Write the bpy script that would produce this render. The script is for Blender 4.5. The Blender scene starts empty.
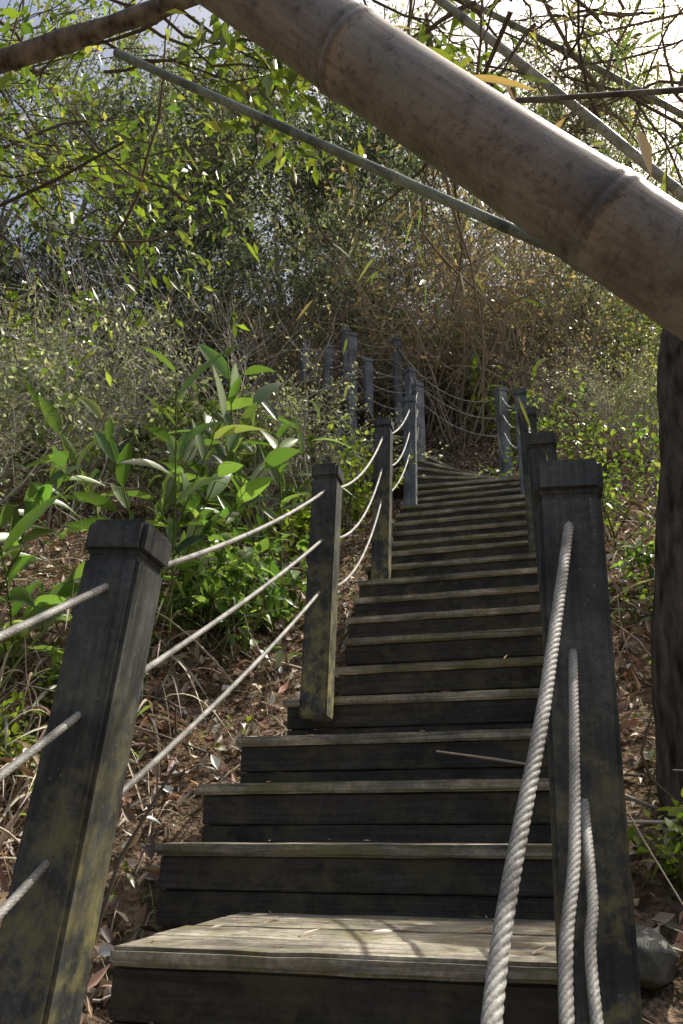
import bpy, math, random
import numpy as np
from mathutils import Vector, Matrix
R=np.random.default_rng(11); random.seed(11)
scene=bpy.context.scene
COL=scene.collection

# ------------------------------------------------------------------ materials
def newmat(name):
    m=bpy.data.materials.new(name); m.use_nodes=True
    nt=m.node_tree; nt.nodes.clear()
    out=nt.nodes.new('ShaderNodeOutputMaterial')
    return m,nt,out
def N(nt,t,**k):
    n=nt.nodes.new(t)
    for a,b in k.items():
        if a in n.inputs: n.inputs[a].default_value=b
        else: setattr(n,a,b)
    return n
def ramp(nt,src,stops):
    r=nt.nodes.new('ShaderNodeValToRGB')
    e=r.color_ramp.elements
    while len(e)<len(stops): e.new(.5)
    for i,(p,c) in enumerate(stops):
        e[i].position=p; e[i].color=(c[0],c[1],c[2],1) if not isinstance(c,(int,float)) else (c,c,c,1)
    nt.links.new(src,r.inputs[0]); return r.outputs[0]
def mixc(nt,f,a,b,mode='MIX'):
    m=nt.nodes.new('ShaderNodeMix'); m.data_type='RGBA'; m.blend_type=mode
    for s,v in ((m.inputs[0],f),(m.inputs[6],a),(m.inputs[7],b)):
        if isinstance(v,(int,float)): s.default_value=v
        elif isinstance(v,tuple): s.default_value=(*v,1)
        else: nt.links.new(v,s)
    return m.outputs[2]

def leaf_material(name,trans=.38,rough=.34,spec=.65,tint=(1.0,1.05,.5),gain=1.8):
    m,nt,out=newmat(name)
    at=N(nt,'ShaderNodeAttribute',attribute_name='Col')
    p=N(nt,'ShaderNodeBsdfPrincipled',Roughness=rough); p.inputs['Specular IOR Level'].default_value=spec
    nt.links.new(at.outputs['Color'],p.inputs['Base Color'])
    tr=nt.nodes.new('ShaderNodeBsdfTranslucent')
    c2=mixc(nt,1.0,at.outputs['Color'],tuple(gain*t for t in tint),'MULTIPLY'); nt.links.new(c2,tr.inputs['Color'])
    mx=nt.nodes.new('ShaderNodeMixShader'); mx.inputs[0].default_value=trans
    nt.links.new(p.outputs[0],mx.inputs[1]); nt.links.new(tr.outputs[0],mx.inputs[2]); nt.links.new(mx.outputs[0],out.inputs[0])
    return m
def plain_bark(name):
    m,nt,out=newmat(name)
    at=N(nt,'ShaderNodeAttribute',attribute_name='Col')
    p=nt.nodes.new('ShaderNodeBsdfDiffuse'); nt.links.new(at.outputs['Color'],p.inputs['Color']); nt.links.new(p.outputs[0],out.inputs[0]); return m
def bark_material(name,rough=.85,scale=30,stretch=(1,1,.2),bump=.9):
    m,nt,out=newmat(name)
    at=N(nt,'ShaderNodeAttribute',attribute_name='Col')
    tc=nt.nodes.new('ShaderNodeTexCoord'); mp=nt.nodes.new('ShaderNodeMapping'); mp.inputs['Scale'].default_value=stretch
    nt.links.new(tc.outputs['Object'],mp.inputs[0])
    no=N(nt,'ShaderNodeTexNoise',Scale=float(scale),Detail=5.0); nt.links.new(mp.outputs[0],no.inputs['Vector'])
    f=ramp(nt,no.outputs[0],[(.3,.25),(.7,1.7)])
    c=mixc(nt,1.0,at.outputs['Color'],f,'MULTIPLY')
    p=N(nt,'ShaderNodeBsdfPrincipled',Roughness=rough); p.inputs['Specular IOR Level'].default_value=.2
    nt.links.new(c,p.inputs['Base Color'])
    b=N(nt,'ShaderNodeBump',Strength=bump,Distance=.025); nt.links.new(no.outputs[0],b.inputs['Height']); nt.links.new(b.outputs[0],p.inputs['Normal'])
    nt.links.new(p.outputs[0],out.inputs[0]); return m

def wood_material(name,axis,dark,light,moss=(.07,.075,.02),moss_amt=.5,grain=1.0,lichen=None,lh=(.25,.95)):
    m,nt,out=newmat(name)
    tc=nt.nodes.new('ShaderNodeTexCoord'); oi=nt.nodes.new('ShaderNodeObjectInfo')
    ml=N(nt,'ShaderNodeMath',operation='MULTIPLY'); ml.inputs[1].default_value=37.0; nt.links.new(oi.outputs['Random'],ml.inputs[0])
    va=N(nt,'ShaderNodeVectorMath',operation='ADD'); nt.links.new(tc.outputs['Object'],va.inputs[0]); nt.links.new(ml.outputs[0],va.inputs[1])
    mp=nt.nodes.new('ShaderNodeMapping'); s=[38,38,38]; s[axis]=1.6; mp.inputs['Scale'].default_value=s
    nt.links.new(va.outputs[0],mp.inputs[0])
    g=N(nt,'ShaderNodeTexNoise',Scale=1.6,Detail=4.0,Roughness=.65,Distortion=.6); nt.links.new(mp.outputs[0],g.inputs['Vector'])
    big=N(nt,'ShaderNodeTexNoise',Scale=4.5,Detail=3.0,Roughness=.6); nt.links.new(va.outputs[0],big.inputs['Vector'])
    fine=N(nt,'ShaderNodeTexNoise',Scale=70.0,Detail=2.0,Roughness=.7); nt.links.new(va.outputs[0],fine.inputs['Vector'])
    mossn=N(nt,'ShaderNodeTexNoise',Scale=7.0,Detail=5.0,Roughness=.7); 
    va2=N(nt,'ShaderNodeVectorMath',operation='ADD'); va2.inputs[1].default_value=(5.1,2.2,9.4); nt.links.new(va.outputs[0],va2.inputs[0]); nt.links.new(va2.outputs[0],mossn.inputs['Vector'])
    c=mixc(nt,ramp(nt,g.outputs[0],[(.32,0.0),(.68,1.0)]),dark,light)
    c=mixc(nt,1.0,c,ramp(nt,big.outputs[0],[(.3,.35),(.7,1.6)]),'MULTIPLY')
    c=mixc(nt,1.0,c,ramp(nt,fine.outputs[0],[(.3,.7),(.7,1.3)]),'MULTIPLY')
    c=mixc(nt,ramp(nt,mossn.outputs[0],[(.48,0.0),(.64,moss_amt)]),c,moss)
    if lichen:
        sx=nt.nodes.new('ShaderNodeSeparateXYZ'); nt.links.new(tc.outputs['Object'],sx.inputs[0])
        h=ramp(nt,sx.outputs[2],[(lh[0],1.0),(lh[1],0.05)])
        ln=N(nt,'ShaderNodeTexNoise',Scale=9.0,Detail=6.0,Roughness=.75); nt.links.new(va.outputs[0],ln.inputs['Vector'])
        lm=ramp(nt,ln.outputs[0],[(.46,0.0),(.62,.85)])
        mm=N(nt,'ShaderNodeMath',operation='MULTIPLY'); nt.links.new(h,mm.inputs[0]); nt.links.new(lm,mm.inputs[1])
        c=mixc(nt,mm.outputs[0],c,lichen)
        vo=N(nt,'ShaderNodeTexVoronoi',Scale=45.0); nt.links.new(va.outputs[0],vo.inputs['Vector'])
        c=mixc(nt,ramp(nt,vo.outputs['Distance'],[(.06,.4),(.14,0.0)]),c,(.30,.31,.27))
    p=N(nt,'ShaderNodeBsdfPrincipled',Roughness=.62); p.inputs['Specular IOR Level'].default_value=.4
    nt.links.new(c,p.inputs['Base Color'])
    b=N(nt,'ShaderNodeBump',Strength=.8*grain,Distance=.005); nt.links.new(g.outputs[0],b.inputs['Height']); nt.links.new(b.outputs[0],p.inputs['Normal'])
    nt.links.new(p.outputs[0],out.inputs[0]); return m

M_leaf=leaf_material('leaf_green')
M_dry=leaf_material('leaf_dry',trans=.15,rough=.5,spec=.5,tint=(1.1,.9,.6),gain=1.2)
M_bark=bark_material('bark'); M_twig=plain_bark('twig_bark')
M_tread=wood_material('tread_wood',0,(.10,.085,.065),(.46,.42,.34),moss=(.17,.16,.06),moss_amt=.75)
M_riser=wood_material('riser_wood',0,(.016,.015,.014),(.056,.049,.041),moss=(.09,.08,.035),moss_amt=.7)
M_post=wood_material('post_wood',2,(.036,.039,.040),(.09,.095,.092),moss=(.07,.075,.055),moss_amt=.4,lichen=(.33,.29,.10),lh=(.2,1.15))
M_postfar=wood_material('post_wood_far',2,(.10,.112,.13),(.22,.24,.265),moss=(.07,.08,.05),moss_amt=.3)  # paler, bluer tone of the post wood for the distant posts
M_rock=wood_material('rock_stone',2,(.16,.155,.145),(.20,.195,.18),moss=(.10,.11,.05),moss_amt=.7)

def rope_material():
    m,nt,out=newmat('rope_fibre')
    tc=nt.nodes.new('ShaderNodeTexCoord')
    n1=N(nt,'ShaderNodeTexNoise',Scale=260.0,Detail=2.0); nt.links.new(tc.outputs['Object'],n1.inputs['Vector'])
    n2=N(nt,'ShaderNodeTexNoise',Scale=14.0,Detail=3.0); nt.links.new(tc.outputs['Object'],n2.inputs['Vector'])
    at=N(nt,'ShaderNodeAttribute',attribute_name='Col')
    c=mixc(nt,1.0,at.outputs['Color'],ramp(nt,n1.outputs[0],[(.3,.6),(.7,1.2)]),'MULTIPLY')
    c=mixc(nt,1.0,c,ramp(nt,n2.outputs[0],[(.3,.5),(.65,1.1)]),'MULTIPLY')
    p=N(nt,'ShaderNodeBsdfPrincipled',Roughness=.6); nt.links.new(c,p.inputs['Base Color'])
    nt.links.new(p.outputs[0],out.inputs[0]); return m
M_rope=rope_material()
def bamboo_material():
    m,nt,out=newmat('bamboo_skin')
    at=N(nt,'ShaderNodeAttribute',attribute_name='Col')
    tc=nt.nodes.new('ShaderNodeTexCoord')
    n1=N(nt,'ShaderNodeTexNoise',Scale=6.0,Detail=6.0,Roughness=.7); nt.links.new(tc.outputs['Object'],n1.inputs['Vector'])
    r0=nt.nodes.new('ShaderNodeVectorRotate'); r0.rotation_type='Y_AXIS'; r0.inputs['Angle'].default_value=math.radians(-47); nt.links.new(tc.outputs['Object'],r0.inputs['Vector'])
    mp=nt.nodes.new('ShaderNodeMapping'); mp.inputs['Scale'].default_value=(1.2,45,45)
    nt.links.new(r0.outputs[0],mp.inputs[0])
    n2=N(nt,'ShaderNodeTexNoise',Scale=3.0,Detail=4.0,Roughness=.6); nt.links.new(mp.outputs[0],n2.inputs['Vector'])
    n3=N(nt,'ShaderNodeTexNoise',Scale=75.0,Detail=4.0,Roughness=.75); nt.links.new(tc.outputs['Object'],n3.inputs['Vector'])
    c=mixc(nt,1.0,at.outputs['Color'],ramp(nt,n1.outputs[0],[(.32,.38),(.5,1.0),(.68,1.7)]),'MULTIPLY')
    c=mixc(nt,.5,c,ramp(nt,n2.outputs[0],[(.3,.5),(.7,1.3)]),'MULTIPLY')
    c=mixc(nt,ramp(nt,n3.outputs[0],[(.52,0.0),(.64,.65)]),c,(.06,.055,.045))
    n4=N(nt,'ShaderNodeTexNoise',Scale=12.0,Detail=7.0,Roughness=.8); nt.links.new(tc.outputs['Object'],n4.inputs['Vector'])
    c=mixc(nt,ramp(nt,n4.outputs[0],[(.50,0.0),(.58,.5)]),c,(.24,.26,.22))
    p=N(nt,'ShaderNodeBsdfPrincipled',Roughness=.42); nt.links.new(c,p.inputs['Base Color'])
    b=N(nt,'ShaderNodeBump',Strength=.3,Distance=.003); nt.links.new(n2.outputs[0],b.inputs['Height']); nt.links.new(b.outputs[0],p.inputs['Normal'])
    nt.links.new(p.outputs[0],out.inputs[0]); return m
M_bamboo=bamboo_material()
def ground_material():
    m,nt,out=newmat('forest_floor')
    tc=nt.nodes.new('ShaderNodeTexCoord')
    n1=N(nt,'ShaderNodeTexNoise',Scale=1.3,Detail=5.0,Roughness=.65); nt.links.new(tc.outputs['Object'],n1.inputs['Vector'])
    n2=N(nt,'ShaderNodeTexVoronoi',Scale=16.0); nt.links.new(tc.outputs['Object'],n2.inputs['Vector'])
    n3=N(nt,'ShaderNodeTexNoise',Scale=45.0,Detail=3.0); nt.links.new(tc.outputs['Object'],n3.inputs['Vector'])
    c=ramp(nt,n1.outputs[0],[(.3,(.08,.06,.04)),(.5,(.17,.12,.085)),(.7,(.11,.095,.055))])
    bw=nt.nodes.new('ShaderNodeRGBToBW'); nt.links.new(n2.outputs['Color'],bw.inputs[0])
    c=mixc(nt,1.0,c,ramp(nt,bw.outputs[0],[(.2,.5),(.8,1.5)]),'MULTIPLY')
    c=mixc(nt,1.0,c,ramp(nt,n3.outputs[0],[(.3,.5),(.7,1.5)]),'MULTIPLY')
    p=N(nt,'ShaderNodeBsdfDiffuse'); nt.links.new(c,p.inputs['Color'])
    b=N(nt,'ShaderNodeBump',Strength=.9,Distance=.04); nt.links.new(n3.outputs[0],b.inputs['Height']); nt.links.new(b.outputs[0],p.inputs['Normal'])
    nt.links.new(p.outputs[0],out.inputs[0]); return m
M_ground=ground_material()

# ------------------------------------------------------------------ mesh builder
def build(name,parts,mats,smooth=True,link=True):
    V=[];Q=[];MI=[];C=[];o=0
    for v,q,mi,c in parts:
        if len(v)==0: continue
        v=np.asarray(v,float); V.append(v); Q.append(np.asarray(q,int)+o); MI.append(np.full(len(q),mi))
        c=np.asarray(c,float)
        if c.ndim==1: c=np.tile(c,(len(v),1))
        C.append(c); o+=len(v)
    V=np.concatenate(V);Q=np.concatenate(Q);MI=np.concatenate(MI);C=np.concatenate(C)
    me=bpy.data.meshes.new(name)
    me.vertices.add(len(V)); me.vertices.foreach_set('co',V.astype(np.float32).ravel())
    me.loops.add(len(Q)*4); me.loops.foreach_set('vertex_index',Q.astype(np.int32).ravel())
    me.polygons.add(len(Q)); me.polygons.foreach_set('loop_start',(np.arange(len(Q))*4).astype(np.int32))
    me.polygons.foreach_set('loop_total',np.full(len(Q),4,np.int32))
    me.polygons.foreach_set('material_index',MI.astype(np.int32))
    me.polygons.foreach_set('use_smooth',np.full(len(Q),smooth))
    a=me.color_attributes.new('Col','FLOAT_COLOR','POINT')
    a.data.foreach_set('color',np.concatenate([C,np.ones((len(C),1))],1).astype(np.float32).ravel())
    for m in mats: me.materials.append(m)
    me.update(calc_edges=True)
    if not link: return me
    ob=bpy.data.objects.new(name,me); COL.objects.link(ob); return ob
def norm(v): return v/np.maximum(np.linalg.norm(v,axis=-1,keepdims=True),1e-9)
def tube(P,rad,k=5,lobes=0,pitch=.1,amp=.2,retr=False):
    P=np.asarray(P,float); n=len(P); rad=np.broadcast_to(np.asarray(rad,float),(n,))
    T=np.gradient(P,axis=0); T=norm(T)
    a=np.array([0,0,1.]) if abs(T[0][2])<.9 else np.array([1.,0,0])
    U=norm(np.cross(T,a)); W=np.cross(T,U)
    th=np.linspace(0,2*np.pi,k,endpoint=False)
    f=np.ones((n,k))
    if lobes:
        s=np.concatenate([[0],np.cumsum(np.linalg.norm(np.diff(P,axis=0),axis=1))])
        ph=s[:,None]*2*np.pi/pitch
        f=(1-amp+amp*np.abs(np.cos((th[None]-ph)*lobes/2))**.6)
    rr=rad[:,None]*f
    V=P[:,None]+rr[...,None]*(np.cos(th)[None,:,None]*U[:,None]+np.sin(th)[None,:,None]*W[:,None])
    i=np.arange(n-1)[:,None]*k; j=np.arange(k)[None]; j2=(j+1)%k
    Q=np.stack([i+j,i+j2,i+k+j2,i+k+j],-1).reshape(-1,4)
    if retr: return V.reshape(-1,3),Q,f.reshape(-1)
    return V.reshape(-1,3),Q
def blades(pos,d,up,L,W,col,droop=0.2,fold=.25,ns=4,shape='lance'):
    n=len(pos); d=norm(d); side=norm(np.cross(d,up)); up=np.cross(side,d)
    L=np.broadcast_to(L,(n,)); W=np.broadcast_to(W,(n,)); droop=np.broadcast_to(droop,(n,))
    t=np.linspace(0,1,ns+1)
    w={'lance':np.sin(np.pi*np.clip(t,0,1)**.75)**.9,'ovate':np.sin(np.pi*t**.65),'grass':(1-t)**.6*np.minimum(1,t*8+.4)}[shape]
    w=np.maximum(w,0.02)
    c=pos[:,None]+d[:,None]*(L[:,None]*t)[...,None]
    c[:,:,2]-=(droop*L)[:,None]*t**2
    s=side[:,None]*(W[:,None]*.5*w)[...,None]; u=up[:,None]*(W[:,None]*.5*w*fold)[...,None]
    V=np.stack([c+s+u,c,c-s+u],2).reshape(-1,3)
    b=(np.arange(n)*(ns+1)*3)[:,None,None]; i=(np.arange(ns)*3)[None,:,None]
    q1=np.concatenate([b+i,b+i+1,b+i+4,b+i+3],-1); q2=np.concatenate([b+i+1,b+i+2,b+i+5,b+i+4],-1)
    Q=np.concatenate([q1.reshape(-1,4),q2.reshape(-1,4)])
    return V,Q,np.repeat(col,(ns+1)*3,axis=0)
def diamonds(pos,d,up,L,W,col):
    n=len(pos); d=norm(d); side=norm(np.cross(d,up)); upn=np.cross(side,d)
    L=np.broadcast_to(L,(n,))[:,None]; W=np.broadcast_to(W,(n,))[:,None]
    m=pos+d*L*.45
    V=np.stack([pos,m+side*W*.5+upn*W*.12,pos+d*L,m-side*W*.5+upn*W*.12],1).reshape(-1,3)
    Q=np.arange(n*4).reshape(-1,4)
    return V,Q,np.repeat(col,4,axis=0)
def pal(n,cols,jit=.2,w=None):
    cols=np.array(cols); i=R.choice(len(cols),n,p=w)
    return np.clip(cols[i]*(1+R.normal(0,jit,(n,1)))*(1+R.normal(0,.06,(n,3))),.004,.8)
def rdir(n,zb=0,zs=1):
    v=R.normal(0,1,(n,3)); v[:,2]=v[:,2]*zs+zb; return norm(v)
def smooth_path(pts,n):
    pts=np.array(pts,float); m=len(pts)
    P=np.vstack([2*pts[0]-pts[1],pts,2*pts[-1]-pts[-2]])
    out=[]
    for t in np.linspace(0,m-1,n):
        i=min(int(t),m-2); f=t-i; a,b,c,d=P[i],P[i+1],P[i+2],P[i+3]
        out.append(.5*((2*b)+(-a+c)*f+(2*a-5*b+4*c-d)*f*f+(-a+3*b-3*c+d)*f**3))
    return np.array(out)

# ------------------------------------------------------------------ stair geometry data
def stairZ(n): return -.235+.2*n
def stairY(n): return 2.257+.27*n
XL={0:-.50,1:-.62,2:-.54,3:-.44,4:-.27,5:-.03,6:.0,7:.02,8:.06,9:.10,10:.17,11:.36,12:.39,13:.43,14:.48,15:.53,16:.58,17:.63,18:.70}
path=np.array([(-.1,-3),(0,0),(.02,1.5),(.4,3.3),(.85,5),(1.3,6.8),(1.55,8),(1.1,9.1),(-.6,9.5),(-3,10.5)])
def pathdist(x,y):
    x=np.asarray(x,float);y=np.asarray(y,float); best=np.full(x.shape,1e9)
    for a,b in zip(path[:-1],path[1:]):
        ab=b-a; t=np.clip(((x-a[0])*ab[0]+(y-a[1])*ab[1])/(ab@ab),0,1)
        dx=x-a[0]-t*ab[0]; dy=y-a[1]-t*ab[1]; best=np.minimum(best,np.hypot(dx,dy))
    return best
def ground(x,y):
    x=np.asarray(x,float);y=np.asarray(y,float)
    xs=np.interp(y,path[:7,1],path[:7,0])
    yy=y+np.clip(.25*(x-xs),-.5,.5)
    z=np.interp(yy,[-300,-20,-1,.4,1.75,2.53,5,7.66,9,11,20,40,70,400],[-40,-9,-2.35,-1.75,-.70,-.40,1.45,3.42,4.35,6.0,13.6,29,42,60])
    pd=pathdist(x,y); m=np.clip((pd-.7)/1.5,0,1)
    z=z-.10*np.exp(-(pd/.75)**2)
    z+=m*(.12*np.sin(x*1.7+y*.9)+.10*np.sin(x*.8-y*1.9+1)+.05*np.sin(x*4.1+2)*np.sin(y*3.7))
    z+=np.clip(pd-3,0,40)*.10*(x<xs)+np.clip(pd-1.2,0,2)*.12*(x<xs)
    z+=np.clip((pd-6)/10,0,1)*(.5*np.sin(x*.35+y*.21)+.4*np.sin(x*.23-y*.4))
    return z
def spaced(lo,c,hi,n):
    t=np.linspace(-1,1,n); a=np.sign(t)*(np.abs(t)*.06+.94*np.abs(t)**3.2)
    return np.where(a<0,c+a*(c-lo),c+a*(hi-c))
gx=spaced(-200,0,200,260); gy=spaced(-60,4,360,300)
X,Y=np.meshgrid(gx,gy); Z=ground(X,Y)
V=np.stack([X,Y,Z],-1).reshape(-1,3); nx=len(gx)
i=np.arange(len(gy)-1)[:,None]*nx; j=np.arange(nx-1)[None]
Q=np.stack([i+j,i+j+1,i+nx+j+1,i+nx+j],-1).reshape(-1,4)
build('ground',[(V,Q,0,np.array([.1,.08,.05]))],[M_ground])

# ------------------------------------------------------------------ boxes
import bmesh
def box(name,size,loc,rotz,mat,parent=None,bev=.006,wear=0.0,segs=10,rot=None):
    bm=bmesh.new(); bmesh.ops.create_cube(bm,size=1)
    bmesh.ops.scale(bm,vec=size,verts=bm.verts)
    ax=int(np.argmax(size))
    es=[e for e in bm.edges if abs((e.verts[0].co-e.verts[1].co)[ax])>1e-5]
    bmesh.ops.subdivide_edges(bm,edges=es,cuts=segs,use_grid_fill=True)
    if wear>0:
        for v in bm.verts:
            v.co+=Vector((random.gauss(0,wear) if ax!=0 else 0,random.gauss(0,wear),random.gauss(0,wear*.6)))
    es=[e for e in bm.edges if e.is_manifold and e.calc_face_angle(0)>.9]
    bmesh.ops.bevel(bm,geom=es,offset=bev,segments=2,affect='EDGES')
    me=bpy.data.meshes.new(name); bm.to_mesh(me); bm.free(); me.materials.append(mat)
    ob=bpy.data.objects.new(name,me); COL.objects.link(ob)
    ob.location=loc; ob.rotation_euler=rot or (0,0,rotz)
    if parent: ob.parent=parent
    return ob
stair=bpy.data.objects.new('wooden_staircase',None); COL.objects.link(stair)
def add_step(k,cx,cy,z,w,depth,th,ris=.2,cheeks=True):
    rz=-th; vx,vy=math.sin(th),math.cos(th); ux,uy=math.cos(th),-math.sin(th)
    nb=2 if depth<.5 else max(2,round(depth/.2))
    bd=(depth+.05)/nb
    for q in range(nb):
        c=bd*(q+.5); dx=random.uniform(-.012,.012)
        box(f'tread_{k}_{q}',(w+random.uniform(-.016,.016),bd-.007,.038),(cx+vx*c+ux*dx,cy+vy*c+uy*dx,z-.019+random.uniform(-.003,.003)-.001*q),rz+random.gauss(0,.005),M_tread,stair,bev=.008,wear=.0014)
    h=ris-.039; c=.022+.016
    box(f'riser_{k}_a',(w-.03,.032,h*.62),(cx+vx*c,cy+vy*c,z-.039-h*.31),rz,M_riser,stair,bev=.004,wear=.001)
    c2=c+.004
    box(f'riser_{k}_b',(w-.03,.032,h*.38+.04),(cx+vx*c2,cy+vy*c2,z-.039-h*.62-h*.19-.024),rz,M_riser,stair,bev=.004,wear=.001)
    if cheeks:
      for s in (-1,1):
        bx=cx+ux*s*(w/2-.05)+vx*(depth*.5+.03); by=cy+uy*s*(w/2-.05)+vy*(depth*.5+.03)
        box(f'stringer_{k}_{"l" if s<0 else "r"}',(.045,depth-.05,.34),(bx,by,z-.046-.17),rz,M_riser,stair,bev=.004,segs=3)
TH=math.radians(14)
for n in range(-6,19):
    th=TH; Yn=stairY(n); z=stairZ(n); dep=.27
    if n==0: Yn=1.74; dep=.82
    if n<0: Yn=1.74+.30*n; dep=.30
    xr=.40+.275*(Yn-1.47)
    xl=XL.get(n,-.55 if n<0 else 0)
    if n==0: xl=-.52
    th2=th+random.gauss(0,.006)
    add_step(n if n>=0 else f'low{-n}',(xl+xr)/2,Yn,z+random.gauss(0,.004),(xr-xl)/math.cos(th),dep,th2)
w=1.36
for kk,n in enumerate(range(19,26)):
    th=TH-math.radians(13)*(kk+.2)
    ux=np.array([math.cos(th),-math.sin(th)])
    lp=np.array([.80+.02*kk,7.50+.16*kk]); c=lp+ux*w/2
    add_step(n,c[0],c[1],stairZ(n),w,.42,th,cheeks=False)
th=math.radians(-72)
v=np.array([math.sin(th),math.cos(th)]); u=np.array([math.cos(th),-math.sin(th)])
for kk,n in enumerate(range(26,32)):
    c=np.array([1.05,9.0])+v*.27*kk
    add_step(n,c[0],c[1],stairZ(n)-.1,1.15,.27,th,cheeks=False)
for (x,y,zt) in ((.6,8.75,5.0),(.65,9.8,5.0),(.0,8.95,5.4)):
    zb=float(ground(x,y))-.2
    box('support_post',(.12,.12,max(.3,zt-zb)),(x,y,(zt+zb)/2),.3,M_postfar,stair,segs=3)

# ------------------------------------------------------------------ posts
def post(base,top,s=.132,yaw=-14,mat=None,capw=None):
    mat=mat or M_post; base=Vector(base); top=Vector(top); L=(top-base).length
    capw=capw or s*1.1; ch=s*.62
    bm=bmesh.new()
    def addbox(w,z0,z1,bev,cuts=0):
        r=bmesh.ops.create_cube(bm,size=1); vs=r['verts']
        for v in vs:
            v.co.x*=w; v.co.y*=w; v.co.z=z0 if v.co.z<0 else z1
        es=list({e for v in vs for e in v.link_edges})
        bmesh.ops.bevel(bm,geom=es,offset=bev,segments=2,affect='EDGES')
    addbox(s,0,L-ch-.006,.009)
    addbox(s*.88,L-ch-.02,L-ch+.01,.002)
    addbox(capw,L-ch,L,.012)
    bmesh.ops.recalc_face_normals(bm,faces=bm.faces)
    me=bpy.data.meshes.new('wooden_post'); bm.to_mesh(me); bm.free(); me.materials.append(mat)
    ob=bpy.data.objects.new('wooden_post',me); COL.objects.link(ob)
    z=(top-base).normalized(); x=Vector((math.cos(math.radians(yaw)),math.sin(math.radians(yaw)),0)); y=z.cross(x).normalized(); x=y.cross(z)
    M=Matrix((x,y,z)).transposed().to_4x4(); M.translation=base; ob.matrix_world=M
    return (np.array(base),np.array(top))
L0=post((-.93,-.25,-1.75),(-.88,-.25,-.42))
L1=post((-.565,1.53,-.62),(-.465,1.53,.616),s=.128,yaw=-12)
L2=post((-.113,3.36,.45),(-.067,3.36,1.687),s=.126)
L3=post((.278,5.0,1.6),(.33,5.0,2.92),s=.125)
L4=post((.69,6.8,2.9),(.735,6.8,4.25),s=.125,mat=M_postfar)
R0=post((.10,-.45,-1.9),(.14,-.45,-.42))
R1=post((.408,1.47,-.62),(.498,1.47,.73),s=.128,yaw=-14)
R2=post((.93,3.17,.3),(.97,3.17,1.76),s=.128)
R3=post((1.38,4.9,1.5),(1.42,4.9,2.95),s=.125)
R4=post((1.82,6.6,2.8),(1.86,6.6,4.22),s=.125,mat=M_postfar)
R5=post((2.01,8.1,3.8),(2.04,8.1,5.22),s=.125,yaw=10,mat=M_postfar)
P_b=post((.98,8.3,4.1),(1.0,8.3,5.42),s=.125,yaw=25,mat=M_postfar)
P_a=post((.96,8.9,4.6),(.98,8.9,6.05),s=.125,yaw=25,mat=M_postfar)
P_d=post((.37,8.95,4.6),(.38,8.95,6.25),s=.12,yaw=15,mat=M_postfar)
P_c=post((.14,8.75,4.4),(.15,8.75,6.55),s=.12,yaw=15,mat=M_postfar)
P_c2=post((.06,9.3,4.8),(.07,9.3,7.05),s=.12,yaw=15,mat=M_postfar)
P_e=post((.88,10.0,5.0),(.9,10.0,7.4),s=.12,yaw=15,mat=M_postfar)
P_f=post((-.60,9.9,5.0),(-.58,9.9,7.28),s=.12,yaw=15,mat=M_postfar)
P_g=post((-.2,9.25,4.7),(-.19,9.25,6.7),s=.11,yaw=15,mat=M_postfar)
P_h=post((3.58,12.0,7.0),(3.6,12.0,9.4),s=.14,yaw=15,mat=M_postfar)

# ------------------------------------------------------------------ ropes
def rope(pts,r=.0095,k=42,step=.004,lob=6,name='handrail_rope'):
    P=smooth_path(pts,80); s=np.concatenate([[0],np.cumsum(np.linalg.norm(np.diff(P,axis=0),axis=1))])
    n=max(12,int(s[-1]/step)); ss=np.linspace(0,s[-1],n)
    P=np.stack([np.interp(ss,s,P[:,i]) for i in range(3)],1)
    V,Q,f=tube(P,r,k,lobes=lob,pitch=.078*r/.0095,amp=.24,retr=True)
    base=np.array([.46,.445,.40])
    c=base[None]*np.clip(((f-.76)/.24)[:,None]*1.0+.22,0,1) if lob else base  # shade in the grooves between strands painted into the vertex colour
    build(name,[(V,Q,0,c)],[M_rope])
def at(p,dz):
    b,t=p; d=(t-b)/np.linalg.norm(t-b); return t-d*dz
OFF=(.115,.375,.635)
def span(a,b,sag=.05,offs=OFF,near=False,r=.0080):
    for q,o in enumerate(offs):
        A=at(a,o); B=at(b,o); s=sag*random.uniform(.7,1.5)
        pts=[A+(B-A)*t-np.array([0,0,4*s*t*(1-t)]) for t in np.linspace(0,1,9)]
        if near: rope(pts,r,30,.005)
        else: rope(pts,r,10,.03,lob=0)
span(L0,L1,.02,near=True); span(L1,L2,.03,near=True); span(L2,L3,.14,near=True); span(L3,L4,.12)
span(L4,P_b,.1); span(P_b,P_a,.05)
span(R1,R2,.08,near=True); span(R2,R3,.12); span(R3,R4,.12); span(R4,R5,.1)
span(R5,P_e,.35,offs=(.15,.45,.7)); span(P_a,P_d,.1); span(P_d,P_c,.03); span(P_c,P_g,.08); span(P_c2,P_f,.15); span(P_f,P_g,.1); span(P_e,P_c2,.15)
rope([(.487,1.46,.61),(.462,1.40,.56),(.30,1.11,.178),(.138,.81,-.163),(.05,.4,-.40),(.13,-.42,-.55)],r=.0102,step=.0025)
rope([(.462,1.46,.34),(.440,1.40,.30),(.325,1.127,-.012),(.243,.95,-.19),(.10,.45,-.60),(.12,-.42,-.80)],r=.0085,step=.0025)
rope([(.45,1.46,.09),(.428,1.40,.035),(.374,1.24,-.094),(.318,1.097,-.22),(.16,.5,-.75),(.12,-.42,-1.06)],r=.0082,step=.003)

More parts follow.
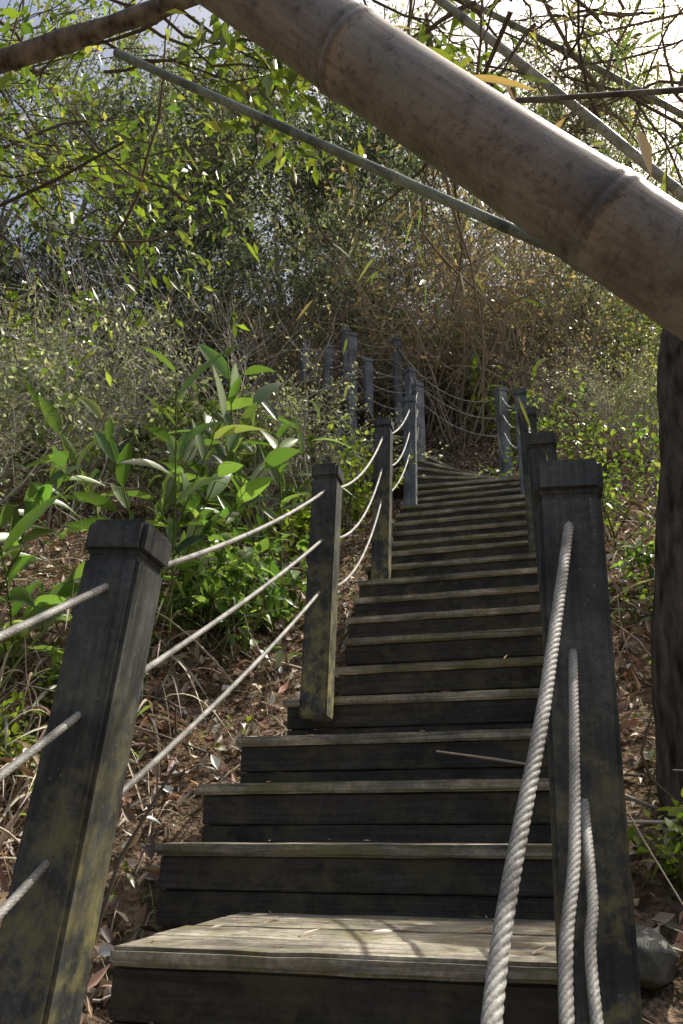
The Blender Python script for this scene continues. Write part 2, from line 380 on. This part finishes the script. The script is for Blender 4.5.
# ------------------------------------------------------------------ bamboo
def culm(name,p0,p1,r0,r1,inter,col,sag=0,k=20,nodecol=.7):
    p0=np.array(p0,float);p1=np.array(p1,float);L=np.linalg.norm(p1-p0)
    n_int=max(1,round(L/inter)); P=[];rad=[];C=[]; col=np.array(col)
    prof=[(0,1.0,.8),(.010,1.022,nodecol),(.020,1.03,nodecol*.9),(.028,1.01,.8),(.036,.99,1.25),(.06,.98,1.25),(.12,.968,1.1),(.3,.955,1),(.5,.95,.98),(.7,.955,.95),(.9,.968,.88),(.96,.985,.8),(.982,1.02,.62),(.993,1.0,.5)]
    for i in range(n_int):
        for f,rm,cm in prof:
            t=(i+f)/n_int; P.append(p0+(p1-p0)*t-np.array([0,0,4*sag*t*(1-t)])); rad.append((r0+(r1-r0)*t)*rm); C.append(col*cm)
    V,Q=tube(P,rad,k); return build(name,[(V,Q,0,np.repeat(np.array(C),k,axis=0))],[M_bamboo])
a=np.array([.0115,.674,.963]); b=np.array([.305,.660,.655]); d=b-a
culm('bamboo_culm',a-d*4,a+d*7,.053,.066,np.linalg.norm(d),(.25,.21,.17),k=48)
culm('bamboo_culm',(-.62,1.37,1.966),(1.1,1.155,.66),.0115,.013,.31,(.20,.25,.19))
culm('bamboo_culm',(.05,1.70,3.10),(1.75,1.60,.60),.015,.017,.35,(.45,.45,.36),sag=-.05)
culm('bamboo_culm',(.30,2.3,3.9),(2.6,2.2,1.6),.014,.017,.35,(.35,.37,.3),sag=-.1)
culm('bamboo_culm',(.364,1.117,1.451),(1.3,1.09,1.52),.005,.010,.25,(.12,.11,.09),sag=.01)
parts=[];LP=[];LD=[]
for i in range(130):
    if i<105:
        p=np.array([R.uniform(.2,1.9),R.uniform(1.5,3.6),0]); p[2]=p[1]*R.uniform(1.15,1.65)
    else: p=np.array([R.uniform(-1.2,.5),R.uniform(1.6,3.0),R.uniform(2.6,3.9)])
    d=norm(np.array([R.normal(-.1,.7),R.normal(0,.4),R.normal(0,.6)])); L=R.uniform(.4,1.4)
    pts=[p]
    for s in range(7):
        d=norm(d+R.normal(0,.2,3)+np.array([0,0,-.02])); pts.append(pts[-1]+d*L/7)
        if R.random()<.8:
            d2=norm(d+R.normal(0,.6,3)); q=pts[-1]; q2=[q,q+d2*L*.15,q+d2*L*.3+np.array([0,0,-.03])]
            V,Q=tube(q2,[.0026,.0018,.001],3); parts.append((V,Q,0,np.array([.16,.13,.10])))
            for e in q2[1:]:
                if R.random()<.5: LP.append(e); LD.append(norm(d2+R.normal(0,.5,3)+np.array([0,0,-.5])))
    V,Q=tube(pts,np.linspace(.0065,.002,8)*R.uniform(.6,1.6),4); parts.append((V,Q,0,np.array([.16,.13,.10])*R.uniform(.5,1.8)))
LP=np.array(LP);LD=np.array(LD)
c=pal(len(LP),[(.12,.16,.05),(.19,.22,.09),(.32,.26,.16)],w=[.5,.36,.14])
V,Q,c=blades(LP,LD,rdir(len(LP)),R.uniform(.07,.15,len(LP)),R.uniform(.010,.018,len(LP)),c,droop=.2,ns=3)
parts.append((V,Q,1,c))
bp=np.array([(.20,.84,1.145),(.49,.87,1.06),(.30,.95,1.30)]); bd=np.array([(1,.1,.02),(.03,0,-1),(.25,0,-1.0)])
V,Q,c=blades(bp,bd,np.array([(0,-.6,1),(.2,-1,0),(.3,-1,0)],float),np.array([.13,.09,.12]),np.array([.026,.022,.010]),pal(3,[(.45,.22,.12),(.42,.27,.16)]),droop=.15,ns=8)
parts.append((V,Q,1,c))
build('bamboo_branches',parts,[M_twig,M_leaf])

# ------------------------------------------------------------------ generic plant growth
def grow(base,d,L,r,depth,nch,parts,sites,bcol,wob=.18,up=.05,spread=.9,ratio=.62,k=5,nseg=6,start=.3,thin=.0015):
    pts=[np.array(base,float)]; d=norm(np.array(d,float)); ds=[d]
    for s in range(nseg):
        d=norm(d+R.normal(0,wob,3)+np.array([0,0,up])); pts.append(pts[-1]+d*L/nseg); ds.append(d)
    r1=max(thin,r*.35) if depth>0 else thin
    V,Q=tube(pts,np.linspace(r,r1,nseg+1),k if depth>0 else 3)
    parts.append((V,Q,0,np.array(bcol)*R.uniform(.7,1.3)))
    if depth==0:
        for p,dd in zip(pts[1:],ds[1:]): sites.append((p,dd,L))
        return
    m=nch[0]
    for c in range(m):
        t=start+(1-start)*(c+R.random())/m; f=t*nseg; i=min(int(f),nseg-1); p=pts[i]+(pts[i+1]-pts[i])*(f-i)
        dd=norm(ds[i]+spread*norm(R.normal(0,1,3)))
        grow(p,dd,L*ratio*R.uniform(.7,1.2)*(1.15-.4*t),max(thin,(r+(r1-r)*t)*.6),depth-1,nch[1:],parts,sites,bcol,wob,up,spread,ratio,k-1 if k>4 else 4,max(4,nseg-1),.15,thin)
def leaves_at(sites,per,rad,L,W,cols,w=None,mode='d',jit=.25,droop=.2,ns=2,zb=.2,shape='ovate'):
    S=np.array([s[0] for s in sites]); D=np.array([s[1] for s in sites])
    S=np.repeat(S,per,axis=0); D=np.repeat(D,per,axis=0); n=len(S)
    pos=S+R.normal(0,rad,(n,3)); d=norm(D*.6+R.normal(0,.8,(n,3))+np.array([0,0,-.15]))
    up=norm(R.normal(0,.6,(n,3))+np.array([.1,-.1,zb+.6]))
    LL=R.uniform(L*.6,L*1.3,n); c=pal(n,cols,jit,w)
    if mode=='d': V,Q,c=diamonds(pos,d,up,LL,LL*W,c)
    else: V,Q,c=blades(pos,d,up,LL,LL*W,c,droop=droop,ns=ns,shape=shape)
    return (V,Q,1,c)
GREY=[(.20,.22,.16),(.30,.32,.25),(.12,.14,.10),(.48,.49,.43)]
GREEN=[(.08,.125,.03),(.12,.17,.04),(.06,.10,.025),(.20,.24,.09)]
YEL=[(.14,.20,.03),(.21,.27,.045),(.10,.15,.025),(.30,.32,.09)]
DARK=[(.055,.075,.055),(.08,.105,.085),(.04,.06,.045),(.15,.17,.145)]  # bluish grey haze of the distant trees mixed into these leaf colours
def shrub_mesh(name,h,cols,nst=7,per=5,leafL=.07,bcol=(.16,.14,.11),W=.45,rad=.05,depthch=(6,5),spread=.9,rad0=.02,tilt=.5):
    parts=[];sites=[]
    for s in range(nst):
        a=R.uniform(0,2*np.pi); d=np.array([math.cos(a)*tilt,math.sin(a)*tilt,1])
        grow((math.cos(a)*.12*h*.4,math.sin(a)*.12*h*.4,-.15),d,h*R.uniform(.6,1.0),rad0*R.uniform(.6,1.2),len(depthch),list(depthch)+[0],parts,sites,bcol,wob=.16,spread=spread)
    if per: parts.append(leaves_at(sites,per,rad,leafL,W,cols))
    return build(name,parts,[M_twig,M_leaf],link=False)
def tree_mesh(name,h,cols,per=4,leafL=.1,bcol=(.22,.2,.17),nl=9,rad0=.09,lean=.12,spread=1.0,rad=.12,start=.3):
    parts=[];sites=[]
    grow((0,0,-.3),(R.normal(0,lean),R.normal(0,lean),1),h,rad0,3,[nl,6,5,0],parts,sites,bcol,wob=.08,spread=spread,ratio=.48,k=8,nseg=8,start=start,thin=.003)
    parts.append(leaves_at(sites,per,rad,leafL,.42,cols))
    return build(name,parts,[M_twig,M_leaf],link=False)
shr=[shrub_mesh('shrub_a',2.2,GREY,8,3,.06,(.5,.46,.4)),
     shrub_mesh('shrub_b',2.0,GREEN,6,5,.07,(.18,.15,.11)),
     shrub_mesh('shrub_c',2.6,DARK+GREY[:1],7,6,.065,(.22,.2,.17)),
     shrub_mesh('shrub_d',2.4,GREY,9,1,.05,(.56,.52,.46),depthch=(7,4)),
     shrub_mesh('shrub_e',2.0,YEL,6,4,.07,(.2,.17,.12)),
     shrub_mesh('shrub_f',1.9,GREEN+GREY[:2],5,4,.13,(.2,.18,.14),W=.5)]
vine=shrub_mesh('vine_tangle',2.4,[(.34,.25,.17),(.24,.18,.12),(.14,.13,.08)],10,1,.06,(.42,.35,.28),depthch=(7,5),spread=1.3,rad0=.012,tilt=.8)
trs=[tree_mesh('tree_a',8.5,DARK,8,.13,nl=12,start=.12),
     tree_mesh('tree_b',7.5,GREY[:3]+DARK[:1],6,.11,(.34,.3,.26),nl=11,start=.12),
     tree_mesh('tree_c',7.5,YEL,4,.12,nl=10,start=.2)]
def inst(name,me,x,y,s,dz=0,parent=None,rz=None,tilt=.08):
    ob=bpy.data.objects.new(name,me); COL.objects.link(ob)
    ob.location=(x,y,float(ground(x,y))+dz); ob.scale=(s*R.uniform(.85,1.2),s*R.uniform(.85,1.2),s)
    ob.rotation_euler=(R.normal(0,tilt),R.normal(0,tilt),R.uniform(0,6.28) if rz is None else rz)
    if parent: ob.parent=parent
    return ob
hs=bpy.data.objects.new('hillside_shrubs',None); COL.objects.link(hs)
placed=0
while placed<92:
    y=R.uniform(3.4,17); x=R.uniform(-3.5-.42*y,3.5+.42*y)
    pd=float(pathdist(x,y))
    left=x<np.interp(y,path[:7,1],path[:7,0]) if y<9 else x<0
    if pd<1.3: continue
    if left and y<7.0 and x>-3.4: continue
    if not left and y<8 and (pd>3.0 or pd<1.5): continue
    w=[.38,.04,.12,.34,.02,.10] if left else [.22,.18,.12,.18,.18,.12]
    k=R.choice(6,p=w); s=R.uniform(.38,.6) if (not left and y<8) else (R.uniform(.5,.8) if pd<2.4 else R.uniform(.7,1.15))
    inst('shrub',shr[k],x,y,s,parent=hs); placed+=1
for x,y,s in [(-8,12.5,1.8),(-6.3,12,1.7),(-4.8,12.6,1.8),(-3.5,11.8,1.6),(-2.3,12.4,1.8),(-1,12.2,1.7),(.2,12.8,1.8),(4.2,12.6,1.6),(5.6,12,1.6),(-9.8,12.5,1.8)]:
    inst('shrub',shr[2 if R.random()<.7 else 0],x,y,s,parent=hs)
vg=bpy.data.objects.new('dry_vine_tangle',None); COL.objects.link(vg)
for i in range(34):
    y=R.uniform(8,15); x=R.uniform(-4.0,4)+.1*y
    if float(pathdist(x,y))<1.2: continue
    inst('vine',vine,x,y,R.uniform(.7,1.2),parent=vg)
for x,y,s in [(1.9,10.5,1.5),(2.6,11,1.6),(1.4,11.4,1.7),(3.1,10.2,1.3),(2.1,12.5,1.9),(1.0,12.0,1.7)]: inst('vine',vine,x,y,s,parent=vg)
tp=[(-5,11.5,1,1.0),(-8.5,13,1,1.1),(-3,13,0,1.0),(-1,14,0,1.1),(1.0,15,0,1.1),(3.2,15.5,1,1.05),(-6,15,2,1.15),(5.8,17,1,1.1),(-10,18,2,1.3),(-3.5,18,1,1.3),(8.5,17,2,1.2),(1.5,20,1,1.4),(-8,24,2,1.4),(5.5,22,2,1.3),(12,22,1,1.4),(-2,24,2,1.6),(-7.5,8,2,.85),(10,28,0,1.7)]
for x,y,k,s in tp: 
    inst('tree',trs[k],x+R.normal(0,.3),y,s,tilt=.04)

# right foreground trunk
parts=[];sites=[]
trunk=smooth_path([(1.30,2.9,-.8),(1.35,2.9,.1),(1.39,2.9,.6),(1.53,2.9,1.4),(1.66,2.92,2.16),(1.98,3.0,2.9),(2.8,3.2,4.2),(3.6,3.6,5.6)],46)
V,Q=tube(trunk,np.linspace(.20,.06,46)*(1+R.normal(0,.025,46)),18); V=V+R.normal(0,.004,V.shape); parts.append((V,Q,2,np.array([.09,.072,.06])))
for i in range(7):
    p=trunk[R.integers(34,46)]; a=R.uniform(-1.2,1.2)
    grow(p,(math.cos(a),math.sin(a),R.uniform(.1,.7)),R.uniform(1.0,1.8),.02,2,[5,5,0],parts,sites,(.2,.17,.14),spread=.8)
parts.append(leaves_at(sites,2,.05,.07,.42,GREEN+YEL[:2],mode='b',ns=2))
build('tree',parts,[M_twig,M_leaf,M_bark])

# left foreground tree
parts=[];sites=[]
tr=smooth_path([(-3.0,1.7,-1.9),(-2.9,1.7,-.2),(-2.75,1.75,1.2),(-2.6,1.8,2.6),(-2.5,2,4.2)],24)
V,Q=tube(tr,np.linspace(.14,.07,24),12); parts.append((V,Q,2,np.array([.2,.17,.14])))
limb=smooth_path([(-2.72,1.75,1.4),(-1.8,1.6,1.92),(-1.015,1.49,2.10),(-.62,1.45,2.24),(-.33,1.41,2.34),(.1,1.4,2.65)],26)
V,Q=tube(limb,np.linspace(.045,.016,26)*(1+.1*np.sin(np.arange(26)*1.7)),9); parts.append((V,Q,2,np.array([.2,.17,.14])))
s_hi=[]
for i in range(10):
    p=limb[R.integers(5,25)]
    grow(p,(R.normal(.2,.7),R.uniform(-.1,1),R.normal(-.1,.6)),R.uniform(.5,1.0),.006,1,[6,0],parts,s_hi,(.16,.14,.11),wob=.28,spread=.8,thin=.0011)
for i in range(13):
    p=tr[R.integers(16,24)]
    grow(p,(R.uniform(.5,1.2),R.uniform(.3,1.3),R.normal(.45,.35)),R.uniform(1.3,2.3),.016,2,[6,5,0],parts,s_hi,(.16,.14,.11),wob=.26,spread=.8,thin=.0012)
lo=[]
for i in range(9):
    p=tr[R.integers(9,15)]
    grow(p,(R.uniform(.7,1.2),R.uniform(.5,1.5),R.normal(.25,.25)),R.uniform(1.3,2.0),.010,2,[6,4,0],parts,lo,(.24,.21,.17),wob=.25,spread=.9,thin=.0011)
parts.append(leaves_at(s_hi,2,.02,.066,.48,YEL+GREEN[:2],mode='b',ns=2,droop=.25))
n=60; sel=R.choice(len(s_hi),n); P=np.array([s_hi[i][0] for i in sel])+R.normal(0,.02,(n,3))
V,Q,c=blades(P,norm(R.normal(0,.6,(n,3))+np.array([.3,0,-.6])),rdir(n),R.uniform(.12,.2,n),R.uniform(.025,.05,n),pal(n,[(.13,.19,.03),(.19,.24,.04),(.42,.2,.06)],w=[.5,.42,.08]),ns=5)
parts.append((V,Q,1,c))
build('tree',parts,[M_twig,M_leaf,M_bark])

# bare twiggy saplings
tw=[]
for i in range(34):
    x=R.uniform(-4.5,-.6); y=R.uniform(6.8,10)
    if float(pathdist(x,y))<1.4: continue
    grow((x,y,float(ground(x,y))-.1),(R.normal(0,.3),R.normal(-.1,.2),1),R.uniform(1.6,3.0),.011,2,[7,5,0],tw,[],(.55,.51,.45),wob=.18,spread=.95,thin=.0024)
for i in range(12):
    x=R.uniform(2.4,5); y=R.uniform(4,9)
    grow((x,y,float(ground(x,y))-.1),(R.normal(0,.3),R.normal(-.1,.2),1),R.uniform(1.4,2.6),.011,2,[6,4,0],tw,[],(.34,.29,.23),wob=.18,spread=.95,thin=.0018)
build('bare_saplings',tw,[M_twig])

# ------------------------------------------------------------------ ginger plants
def ginger(x,y,nst,h,leafL=.38,cols=GREEN,lean=(0,0),tilt=.18):
    parts=[];z=float(ground(x,y));P=[];D=[];U=[];LL=[]
    for s in range(nst):
        b=np.array([x+R.normal(0,.16),y+R.normal(0,.16),z-.05]); a=R.uniform(0,6.28)
        d=norm(np.array([math.cos(a)*tilt+lean[0],math.sin(a)*tilt+lean[1],1])); H=h*R.uniform(.65,1.05); pts=[b]
        for q in range(10): d=norm(d+np.array([math.cos(a)*.05,math.sin(a)*.05,-.02])); pts.append(pts[-1]+d*H/10)
        V,Q=tube(pts,np.linspace(.010,.004,11),5); parts.append((V,Q,0,np.array([.14,.2,.05])))
        sd=norm(np.cross(d,R.normal(0,1,3)))
        for q in range(3,11):
            sg=1 if q%2 else -1; P.append(pts[q]); D.append(norm(d*.9+sd*sg*.9+R.normal(0,.12,3))); U.append(norm(d*1.0-sd*sg*.8+R.normal(0,.15,3)))
            LL.append(leafL*R.uniform(.7,1.15)*(1-.03*abs(q-7)))
    P=np.array(P);n=len(P);LL=np.array(LL)
    V,Q,c=blades(P,np.array(D),np.array(U),LL,LL*R.uniform(.19,.26,n),pal(n,cols,.2),droop=R.uniform(.1,.5,n),fold=.35,ns=8)
    parts.append((V,Q,1,c)); build('ginger_plant',parts,[M_twig,M_leaf])
G2=[(.10,.17,.045),(.14,.23,.06),(.22,.30,.11),(.075,.125,.035)]
ginger(-1.30,4.9,6,1.85,.52,cols=G2); ginger(-.62,5.8,6,1.85,.48,cols=G2); ginger(-2.15,4.3,7,1.25,.55,cols=G2,tilt=.35); ginger(-1.75,5.6,5,2.0,.48,cols=G2)
ginger(-2.6,4.9,6,1.5,.5,cols=G2); ginger(-3.1,4.3,6,1.2,.48,cols=G2); ginger(-.95,5.4,4,1.5,.45,cols=G2); ginger(2.6,9.2,5,1.5,cols=YEL); ginger(2.2,10.3,4,1.4,cols=YEL)
def bush(x,y,h,cols,leafL=.09,nst=6,per=3,W=.5):
    parts=[];sites=[];z=float(ground(x,y))
    for s in range(nst):
        a=R.uniform(0,6.28); grow((x,y,z-.05),(math.cos(a)*.7,math.sin(a)*.7,1),h*R.uniform(.6,1),.009,1,[6,0],parts,sites,(.15,.15,.08))
    parts.append(leaves_at(sites,per,.03,leafL,W,cols,mode='b',ns=4,zb=.8)); build('leafy_bush',parts,[M_twig,M_leaf])
for (x,y,h,c,l) in [(-.76,4.7,.95,G2,.11),(-.9,4.95,.9,G2,.11),(-.15,6.3,.7,YEL,.08),(.05,7.2,.9,YEL,.08),(-1.5,4.1,.4,GREEN,.08),(-.3,7.7,.8,G2,.08),(2.0,4.4,.6,G2,.07),(2.2,5.6,1.0,YEL,.06),(2.45,7.0,1.2,GREEN,.06),(1.9,3.6,.5,YEL,.07),(1.3,2.1,.3,G2,.06),(-1.6,3.0,.25,G2,.06),(2.8,4.6,1.1,GREEN,.06),(2.7,6.0,1.4,G2,.06),(1.12,2.6,.3,YEL,.05),(-1.25,2.35,.25,G2,.05),(-1.7,3.7,.4,YEL,.06)]:
    bush(x,y,h,c,l)

# ------------------------------------------------------------------ understory, litter, dry grass
def scatter(n,x0,x1,y0,y1,mind):
    x=R.uniform(x0,x1,n*2); y=y0+(y1-y0)*R.random(n*2)**1.25; k=pathdist(x,y)>mind; x=x[k][:n]; y=y[k][:n]
    return x,y
def gnormal(x,y):
    e=.05; nx=-(ground(x+e,y)-ground(x-e,y))/(2*e); ny=-(ground(x,y+e)-ground(x,y-e))/(2*e)
    return norm(np.stack([nx,ny,np.ones_like(nx)],1))
BR=[(.48,.36,.27),(.60,.49,.39),(.34,.22,.15),(.76,.67,.57),(.18,.12,.09),(.52,.31,.22),(.10,.07,.05)]
def clear(x,y): return ~((x>-.66)&(x<.9)&(y>1.6)&(y<3.5))
parts=[]
x,y=scatter(38000,-4.5,5,.6,11,.60); k=clear(x,y); x=x[k];y=y[k]
n=len(x); nm=gnormal(x,y); pos=np.stack([x,y,ground(x,y)+R.uniform(.0,.09,n)],1)
d=R.normal(0,1,(n,3)); d-=nm*np.sum(d*nm,1,keepdims=True); d=norm(norm(d)+nm*R.normal(.15,.45,(n,1)))
up=norm(nm+R.normal(0,.7,(n,3))); LL=R.uniform(.025,.095,n)
V,Q,c=blades(pos,d,up,LL,LL*R.uniform(.2,.6,n),pal(n,BR,.3),droop=R.normal(.0,.4,n),fold=.7,ns=3,shape='ovate'); parts.append((V,Q,0,c))
build('leaf_litter',parts,[M_dry])
P=[]
for i in range(110):
    n_=int(R.integers(0,12)) if R.random()<.35 else 0
    Yn=1.74 if n_==0 else stairY(n_); dep=.75 if n_==0 else .2
    t=R.random(); xr=.35+.275*(Yn-1.47); xl=XL.get(n_)+.06; xx=xl+(xr-xl)*(t**2 if R.random()<.5 else t)
    vv=R.uniform(.03,dep)
    P.append((xx+vv*math.sin(TH),Yn+vv-(xx-(xl+xr)/2)*math.tan(TH),stairZ(n_)+.006))
P=np.array(P);n=len(P); d=R.normal(0,1,(n,3)); d[:,2]*=.06; LL=R.uniform(.012,.07,n)
V,Q,c=blades(P,d,norm(R.normal(0,.3,(n,3))+np.array([0,0,1])),LL,LL*R.uniform(.04,.22,n),pal(n,BR[:3],.3),droop=-.05,fold=.4,ns=3,shape='ovate')
build('fallen_leaves',[(V,Q,0,c)],[M_dry])
STRAW=[(.52,.44,.34),(.40,.31,.23),(.64,.56,.45),(.28,.22,.15),(.16,.2,.06)]
parts=[]
x,y=scatter(9000,-4.5,4.5,.9,10,.75); k=clear(x,y); x=x[k];y=y[k]; n=len(x)
pos=np.stack([x,y,ground(x,y)-.01],1); d=norm(R.normal(0,.7,(n,3))+np.array([0,-.2,.6])); LL=R.uniform(.10,.42,n)
V,Q,c=blades(pos,d,rdir(n),LL,R.uniform(.003,.010,n),pal(n,STRAW,.25),droop=R.uniform(.2,1.1,n),fold=.3,ns=5,shape='grass'); parts.append((V,Q,0,c))
build('dry_grass',parts,[M_dry])
parts=[]
for (cx,cy,m) in [(-1.5,3.6,110),(-2.0,3.2,110),(-1.2,3.9,70),(-2.6,4.0,90),(-1.8,4.3,80),(-2.9,3.1,80),(1.7,3.0,20),(2.1,3.9,40),(-1.6,2.5,40),(-1.2,4.6,50),(-2.3,4.9,50),(2.3,4.8,40),(-1.0,3.9,30),(-1.4,3.2,60)]:
    px=cx+R.normal(0,.25,m); py=cy+R.normal(0,.25,m); kk=(px<-.8)|(px>1.3); px=px[kk];py=py[kk];m=len(px); pz=ground(px,py)+R.uniform(.0,.4,m)
    d=norm(R.normal(0,.8,(m,3))+np.array([0,-.3,.1])); LL=R.uniform(.2,.6,m)
    V,Q,c=blades(np.stack([px,py,pz],1),d,rdir(m),LL,R.uniform(.006,.026,m),pal(m,[(.5,.42,.32),(.62,.54,.44),(.3,.21,.14),(.2,.14,.09)],.25),droop=R.uniform(.3,1.2,m),fold=.6,ns=7); parts.append((V,Q,0,c))
build('withered_fronds',parts,[M_dry])
tw=[]
x,y=scatter(1700,-4.5,5,1.2,12,.8); k=clear(x,y)
for xx,yy in zip(x[k],y[k]):
    d=norm(np.array([R.normal(),R.normal(),R.normal(.2,.4)])); L=R.uniform(.2,1.0); p=np.array([xx,yy,float(ground(xx,yy))+.03]); pts=[p]
    for q in range(4): d=norm(d+R.normal(0,.25,3)); pts.append(pts[-1]+d*L/4)
    V,Q=tube(pts,np.linspace(.005,.002,5)*R.uniform(.4,1.8),4); tw.append((V,Q,0,np.array([.42,.36,.30])*R.uniform(.3,1.5)))
build('fallen_twigs',tw,[M_twig])
parts=[]
x,y=scatter(900,-8,8,2.5,16,.95); k=clear(x,y); x=x[k];y=y[k]; m=len(x)
per=14; n=m*per; X=np.repeat(x,per);Y=np.repeat(y,per); hh=np.repeat(R.uniform(.08,.4,m),per)
pos=np.stack([X+R.normal(0,.1,n),Y+R.normal(0,.1,n),ground(X,Y)+hh*R.random(n)],1)
d=norm(R.normal(0,.8,(n,3))+np.array([0,0,.2])); LL=R.uniform(.03,.08,n)
cc=np.repeat(pal(m,GREEN+YEL+DARK,.2),per,axis=0)*(1+R.normal(0,.2,(n,1)))
V,Q,c=blades(pos,d,norm(R.normal(0,.5,(n,3))+np.array([0,0,1])),LL,LL*.42,np.clip(cc,.01,1),droop=.25,ns=3); parts.append((V,Q,0,c))
build('understory_plants',parts,[M_leaf])
bm=bmesh.new(); bmesh.ops.create_icosphere(bm,subdivisions=2,radius=.10)
for v_ in bm.verts:
    v_.co=Vector((v_.co.x*random.uniform(.85,1.1)*.9,v_.co.y*random.uniform(.85,1.1)*1.1,v_.co.z*random.uniform(.8,1.05)*.85))
bmesh.ops.bevel(bm,geom=bm.edges,offset=.004,segments=1,affect='EDGES')
me=bpy.data.meshes.new('rock'); bm.to_mesh(me); bm.free(); me.materials.append(M_rock)
ob=bpy.data.objects.new('rock',me); COL.objects.link(ob); ob.location=(.86,2.45,-.33); ob.rotation_euler=(.2,.1,.6)

# ------------------------------------------------------------------ light, world, camera
elev=math.radians(58); az=math.radians(62)
SD=np.array([math.cos(elev)*math.sin(az),math.cos(elev)*math.cos(az),math.sin(elev)])
w=bpy.data.worlds.new('World'); scene.world=w; w.use_nodes=True; nt=w.node_tree
bg=nt.nodes['Background']; sky=nt.nodes.new('ShaderNodeTexSky'); sky.sky_type='NISHITA'; sky.sun_disc=False
sky.sun_elevation=elev; sky.sun_rotation=az; sky.dust_density=8; sky.air_density=1.3; sky.ozone_density=.6
nt.links.new(sky.outputs[0],bg.inputs[0]); bg.inputs[1].default_value=.15
sl=bpy.data.lights.new('sun','SUN'); sl.energy=5; sl.angle=math.radians(.5); sl.color=(1,.96,.88)
so=bpy.data.objects.new('sun',sl); COL.objects.link(so); so.rotation_euler=Vector(SD).to_track_quat('Z','Y').to_euler(); so.location=(5,6,12)
cam=bpy.data.cameras.new('camera'); co=bpy.data.objects.new('camera',cam); COL.objects.link(co)
co.rotation_euler=(math.radians(90+23.3),0,0); cam.sensor_fit='VERTICAL'; cam.sensor_height=36; cam.lens=26.0; cam.clip_start=.02; cam.clip_end=1500
scene.camera=co
scene.view_settings.view_transform='Standard'; scene.view_settings.look='None'; scene.view_settings.exposure=0
